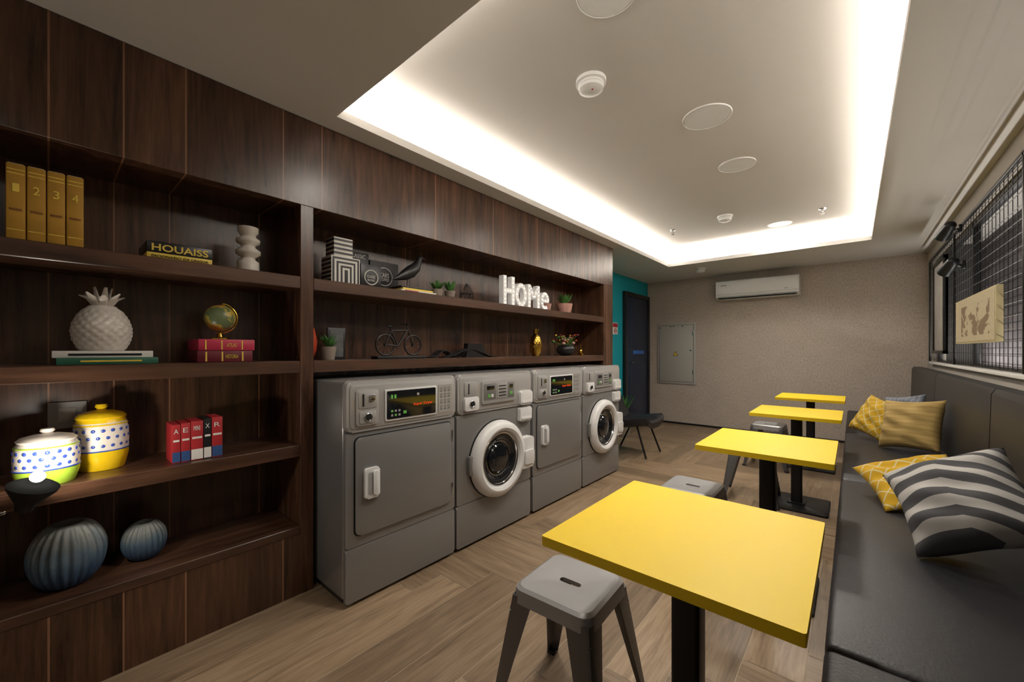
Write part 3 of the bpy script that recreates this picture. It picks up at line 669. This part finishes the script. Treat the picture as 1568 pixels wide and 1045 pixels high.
# --- right bay, upper shelf
b=B('striped_decor_boxes')
x1=-2.21
b.box(x1-.12,x1,1.03,1.20,SA,SA+.155,WHT,.002)
for k,(m_) in enumerate((BLACKP,WHT,BLACKP,WHT,BLACKP,WHT,BLACKP)):
    q=.006+k*.0115
    b.box(x1-.001+k*.0004,x1+.001+k*.0004,1.03+q,1.20-q,SA,SA+.155-q,m_)
b.box(x1-.11,x1-.01,1.05,1.16,SA+.1555,SA+.265,WHT,.002)
for k in range(4): b.box(x1-.111,x1-.008,1.049,1.161,SA+.17+k*.025,SA+.181+k*.025,BLACKP)
for k in range(6): b.box(x1-.12,x1-.0,1.0285,1.031,SA+.01+k*.024,SA+.021+k*.024,BLACKP)
b.done()
b=B('black_art_books')
b.box(-2.44,-2.41,1.20,1.37,SA,SA+.25,BLACKP,.002); b.text('CLASSIC',.11,.025,.002,(-2.409,1.29,SA+.225),WHT)
b.box(-2.44,-2.42,1.385,1.60,SA,SA+.22,plain('charcoal_cover',(.025,.023,.023),.5),.002)
b.torus((-2.419,1.49,SA+.12),.06,.003,'X',WHT,36,6); b.text('CARS',.07,.03,.002,(-2.42,1.49,SA+.13),WHT); b.text('COFFEE',.07,.02,.002,(-2.42,1.49,SA+.10),WHT)
b.box(-2.33,-2.31,1.26,1.40,SA,SA+.16,BLACKP,.002); b.torus((-2.309,1.33,SA+.08),.045,.004,'X',WHT,30,6); b.text('CLASSIC',.06,.018,.002,(-2.31,1.33,SA+.085),WHT); b.text('BOOKS',.05,.014,.002,(-2.31,1.33,SA+.062),WHT)
b.done()
b=B('stacked_magazines'); b.box(-2.40,-2.19,1.47,1.75,SA,SA+.014,WHT,.001); b.box(-2.39,-2.20,1.49,1.73,SA+.0145,SA+.028,LGOLD,.001); b.box(-2.385,-2.205,1.48,1.72,SA+.0285,SA+.04,BLACKP,.001); b.box(-2.19,-2.188,1.5,1.6,SA+.002,SA+.011,RED); b.done()
b=B('bird_figurine'); z0=SA+.0405
pts=[(1.47,.045,.004),(1.51,.06,.016),(1.56,.085,.034),(1.61,.115,.043),(1.65,.15,.036),(1.672,.185,.024),(1.68,.21,.021),(1.695,.225,.017),(1.71,.225,.008),(1.735,.218,.001)]
secs=[]
for i,(y_,z_,r_) in enumerate(pts):
    a=pts[max(0,i-1)];c_=pts[min(len(pts)-1,i+1)]; d=Vector((0,c_[0]-a[0],c_[1]-a[1])).normalized(); nrm=Vector((0,-d.z,d.y))
    secs.append([Vector((-2.29,y_,z0+z_))+Vector((1,0,0))*r_*.85*math.cos(2*PI*k/16)+nrm*r_*math.sin(2*PI*k/16) for k in range(16)])
b.loft(secs,BLACKP)
for s_ in (-1,1): b.rod((-2.29+s_*.012,1.60,z0+.085),(-2.29+s_*.018,1.59,z0),.0025,BLACKM); b.rod((-2.29+s_*.018,1.575,z0+.002),(-2.29+s_*.018,1.61,z0+.002),.002,BLACKM)
b.done(60)
for cy,r_,sd in ((1.83,.042,1),(1.95,.04,2)):
    b=B('potted_succulent'); pot(b,(-2.28,cy,SA),r_,.06,TERR); leaves(b,(-2.28,cy,SA+.05),26,.085,.012,GREEN,.45,sd,.4); b.done()
b=B('wire_terrarium_ornament'); c=Vector((-2.28,2.12,SA)); base=[c+Vector((.06*math.cos(a),.06*math.sin(a),.003)) for a in [k*PI/2.5 for k in range(5)]]; midp=[c+Vector((.05*math.cos(a+.6),.05*math.sin(a+.6),.06)) for a in [k*PI/2.5 for k in range(5)]]; tp=c+Vector((0,0,.14))
for k in range(5):
    b.rod(base[k],base[(k+1)%5],.0025,BLACKM,seg=6); b.rod(base[k],midp[k],.0025,BLACKM,seg=6); b.rod(base[(k+1)%5],midp[k],.0025,BLACKM,seg=6); b.rod(midp[k],tp,.0025,BLACKM,seg=6); b.rod(midp[k],midp[(k+1)%5],.0025,BLACKM,seg=6)
b.done()
b=B('marquee_letters')
def stroke(y0,z0_,y1,z1_,t):
    d=Vector((y1-y0,z1_-z0_)); n=Vector((-d.y,d.x)).normalized()*t/2
    b.prism([(y0+n.x,z0_+n.y),(y0-n.x,z0_-n.y),(y1-n.x,z1_-n.y),(y1+n.x,z1_+n.y)],'X',-2.26,-2.21,LETTER)
    L=d.length; k=max(2,int(L/.035))
    for i in range(k):
        q=(i+.5)/k; b.sph((-2.208,y0+d.x*q,z0_+d.y*q),.006,LBULB,seg=8)
def ringl(yc,zc,ry,rz,t,a0,a1,n):
    pts=[(a0+(a1-a0)*i/n) for i in range(n+1)]
    o=[(yc+(ry)*math.cos(a),zc+(rz)*math.sin(a)) for a in pts]; i_=[(yc+(ry-t)*math.cos(a),zc+(rz-t)*math.sin(a)) for a in pts]
    for k in range(n): b.prism([o[k],o[k+1],i_[k+1],i_[k]],'X',-2.26,-2.21,LETTER)
    for k in range(1,n,2):
        a=pts[k]; b.sph((-2.208,yc+(ry-t/2)*math.cos(a),zc+(rz-t/2)*math.sin(a)),.006,LBULB,seg=8)
T_=.040; s0=SA
y0=2.47; stroke(y0+.02,s0,y0+.02,s0+.25,T_); stroke(y0+.125,s0,y0+.125,s0+.25,T_); stroke(y0+.04,s0+.125,y0+.105,s0+.125,T_)
ringl(2.705,s0+.105,.078,.105,T_,0,2*PI,22)
y0=2.80; stroke(y0+.02,s0,y0+.02,s0+.215,T_); stroke(y0+.155,s0,y0+.155,s0+.215,T_); stroke(y0+.03,s0+.20,y0+.0875,s0+.09,T_*.8); stroke(y0+.145,s0+.20,y0+.0875,s0+.09,T_*.8)
ringl(3.06,s0+.085,.066,.085,T_*.85,0,1.72*PI,20); stroke(3.005,s0+.088,3.12,s0+.088,T_*.7)
b.done()
b=B('mini_pot'); pot(b,(-2.33,3.24,SA),.055,.085,PINKC); b.done()
b=B('potted_succulent'); pot(b,(-2.27,3.48,SA),.085,.10,PINKC); leaves(b,(-2.27,3.48,SA+.085),34,.13,.014,GREEN,.6,8,.4); b.done()
# --- right bay, lower shelf
b=B('potted_succulent'); pot(b,(-2.25,1.03,SB),.045,.075,TERR); leaves(b,(-2.25,1.03,SB+.065),24,.08,.013,GREEN,.55,5,.4); b.done()
b=B('orange_vase'); b.lathe([(0,0),(.03,0),(.05,.05),(.055,.11),(.04,.18),(.02,.22),(.024,.24),(.018,.24),(0,.2)],(-2.42,.985,SB),ORNG,seg=32); b.done(60)
b=B('picture_frame'); b.box(-2.38,-2.365,1.08,1.19,SB,SB+.19,BLACKP,.003); b.box(-2.366,-2.363,1.095,1.175,SB+.015,SB+.175,plain('photo_print',(.11,.11,.11),.6,var=.7,nscale=25)); b.done()
b=B('bicycle_model'); bx=-2.24; z0=SB
b.box(bx-.04,bx+.04,1.31,1.67,z0,z0+.018,BLACKP,.003)
COP=plain('bronzed_black_wire',(.018,.011,.008),.4,.2)
k_=1.22; zc_=z0+.018+.0581*k_
ym=1.49
for yc_ in (ym-.085*k_,ym+.085*k_):
    b.torus((bx,yc_,zc_),.053*k_,.0065,'X',COP,36,8); b.cyl((bx,yc_,zc_),.009,.02,'X',mat=COP,seg=12)
    for k in range(10): a=k*PI/5; b.rod((bx,yc_,zc_),(bx,yc_+.053*k_*math.cos(a),zc_+.053*k_*math.sin(a)),.0013,COP,seg=5)
P=lambda y_,z_:(bx,ym+(y_-1.48)*k_,zc_+z_*k_)
for p,q in (((1.395,0),(1.43,.075)),((1.395,0),(1.47,-.005)),((1.43,.075),(1.47,-.005)),((1.43,.075),(1.53,.08)),((1.47,-.005),(1.53,.08)),((1.53,.09),(1.565,0)),((1.43,.075),(1.422,.095)),((1.53,.08),(1.523,.11))): b.rod(P(*p),P(*q),.006,COP,seg=8)
b.sph(P(1.42,.098),.016,BLACKP,sc=(.7,1.4,.4)); hb=P(1.525,.112); b.path([(bx-.035,hb[1]-.02,hb[2]+.004),(bx-.02,hb[1],hb[2]),(bx+.02,hb[1],hb[2]),(bx+.035,hb[1]-.02,hb[2]+.004)],.003,COP,6)
b.torus(P(1.47,-.005),.016,.002,'X',COP,20,6); b.done()
b=B('wave_sculpture')
def wave(y0,y1,amp,n,x0,x1,th=.008):
    up=[];lo=[]
    N=40
    for i in range(N+1):
        t=i/N; y_=y0+(y1-y0)*t; z_=amp*(1-math.cos(2*PI*n*t))/2; up.append((y_,SB+z_+th)); lo.append((y_,SB+z_))
    b.prism(up+lo[::-1],'X',x0,x1,BLACKP)
wave(1.78,2.12,.05,1.5,-2.34,-2.26); wave(1.82,2.36,.06,1,-2.25,-2.19)
b.prism([(2.18,SB),(2.38,SB),(2.42,SB+.01),(2.36,SB+.11),(2.20,SB+.11)],'X',-2.40,-2.35,BLACKP); b.done()
b=B('gold_pineapple_vase'); pf=[(0,0),(.03,0)]+[(.055*math.sin(PI*(.18+.7*t))**.7,.01+.19*t) for t in [i/24 for i in range(25)]]
b.lathe(pf+[(.018,.21),(.03,.25),(.012,.23),(0,.22)],(-2.26,2.98,SB),BRASS,seg=64,fn=lambda t,q:1+.06*abs(math.sin(t*6+q*16))*abs(math.sin(t*6-q*16)) if .1<q<.85 else 1)
leaves(b,(-2.26,2.98,SB+.20),8,.07,.010,BRASS,.8,3); b.done()
b=B('flower_bowl'); b.lathe([(0,0),(.05,0),(.09,.03),(.10,.07),(.075,.11),(.068,.11),(.085,.07),(0,.05)],(-2.27,3.50,SB),BLACKP,seg=36)
rd=random.Random(9)
for k in range(40):
    a=rd.random()*6.28; q=.03+rd.random()*.17; z_=SB+.12+rd.random()*.10; p=(-2.27+q*.45*math.cos(a),3.50+q*math.sin(a),z_)
    b.rod((-2.27,3.50,SB+.08),p,.002,GREEN,seg=5); b.sph(p,.012+.010*rd.random(),(DRED,BRASS,ORNG,GREEN,PINKC)[k%5],sc=(1,1,.7),seg=10)
b.done(60)
b=B('brass_figurine'); b.box(-2.30,-2.24,3.78,3.83,SB,SB+.02,BRASS,.004); b.sph((-2.27,3.805,SB+.045),.025,BRASS,sc=(.8,1,1)); b.rod((-2.27,3.805,SB+.06),(-2.27,3.805,SB+.13),.008,BRASS,r2=.003); b.done()

# ------------------------------------------------------------------ lights
def area(name,loc,sx,sy,rot,power,col):
    L=bpy.data.lights.new(name,'AREA'); L.shape='RECTANGLE'; L.size=sx; L.size_y=sy; L.energy=power; L.color=col
    o=bpy.data.objects.new(name,L); o.location=loc; o.rotation_euler=rot; scene.collection.objects.link(o); return o
W=(1,.955,.90)
zs=ZC+S+.022; ly=OY1-OY0; lx=OX1-OX0; TI=math.radians(25)
area('cove_led_strip',(OX0-.10,(OY0+OY1)/2,zs),.05,ly,(0,PI-TI,0),37,W)
area('cove_led_strip',(OX1+.10,(OY0+OY1)/2,zs),.05,ly,(0,PI+TI,0),33,W)
area('cove_led_strip',((OX0+OX1)/2,OY0-.10,zs),lx,.05,(PI+TI,0,0),10,W)
area('cove_led_strip',((OX0+OX1)/2,OY1+.10,zs),lx,.05,(PI-TI,0,0),15,W)
area('window_led_strip',(.93,(WY0+WY1)/2,WZ0-.03),.06,WY1-WY0,(PI,0,0),20,(1,.96,.90))
def spot(x,y,z,p,r=.10,ang=168):
    L=bpy.data.lights.new('added_downlight','SPOT'); L.energy=p; L.spot_size=math.radians(ang); L.spot_blend=1.0; L.shadow_soft_size=r; L.color=(1,.93,.84)
    o=bpy.data.objects.new('added_downlight',L); o.location=(x,y,z-.02); scene.collection.objects.link(o)
spot(-.755,1.47,ZT,58); spot(-.69,2.66,ZT,52); spot(-.69,3.50,ZT,50); spot(-.64,5.45,ZT,92); spot(-.75,-.35,ZC,14)  # spots added for downward fill, the last one unseen behind the camera
L=bpy.data.lights.new('lamp_bulb_light','POINT'); L.energy=3.2; L.shadow_soft_size=.02; L.color=(1,.92,.8)
o=bpy.data.objects.new('lamp_bulb_light',L); o.location=bulbpos; scene.collection.objects.link(o)
w=bpy.data.worlds.new('World'); scene.world=w; w.use_nodes=True; w.node_tree.nodes['Background'].inputs[0].default_value=(.02,.025,.035,1); w.node_tree.nodes['Background'].inputs[1].default_value=.5

# ------------------------------------------------------------------ camera
cam=bpy.data.cameras.new('camera'); co=bpy.data.objects.new('camera',cam); scene.collection.objects.link(co)
cam.sensor_width=36; cam.lens=14.0; cam.shift_y=14.5/1568; cam.clip_start=.02
co.location=(0,0,1.25); co.rotation_euler=(PI/2,0,math.radians(40.6)); scene.camera=co
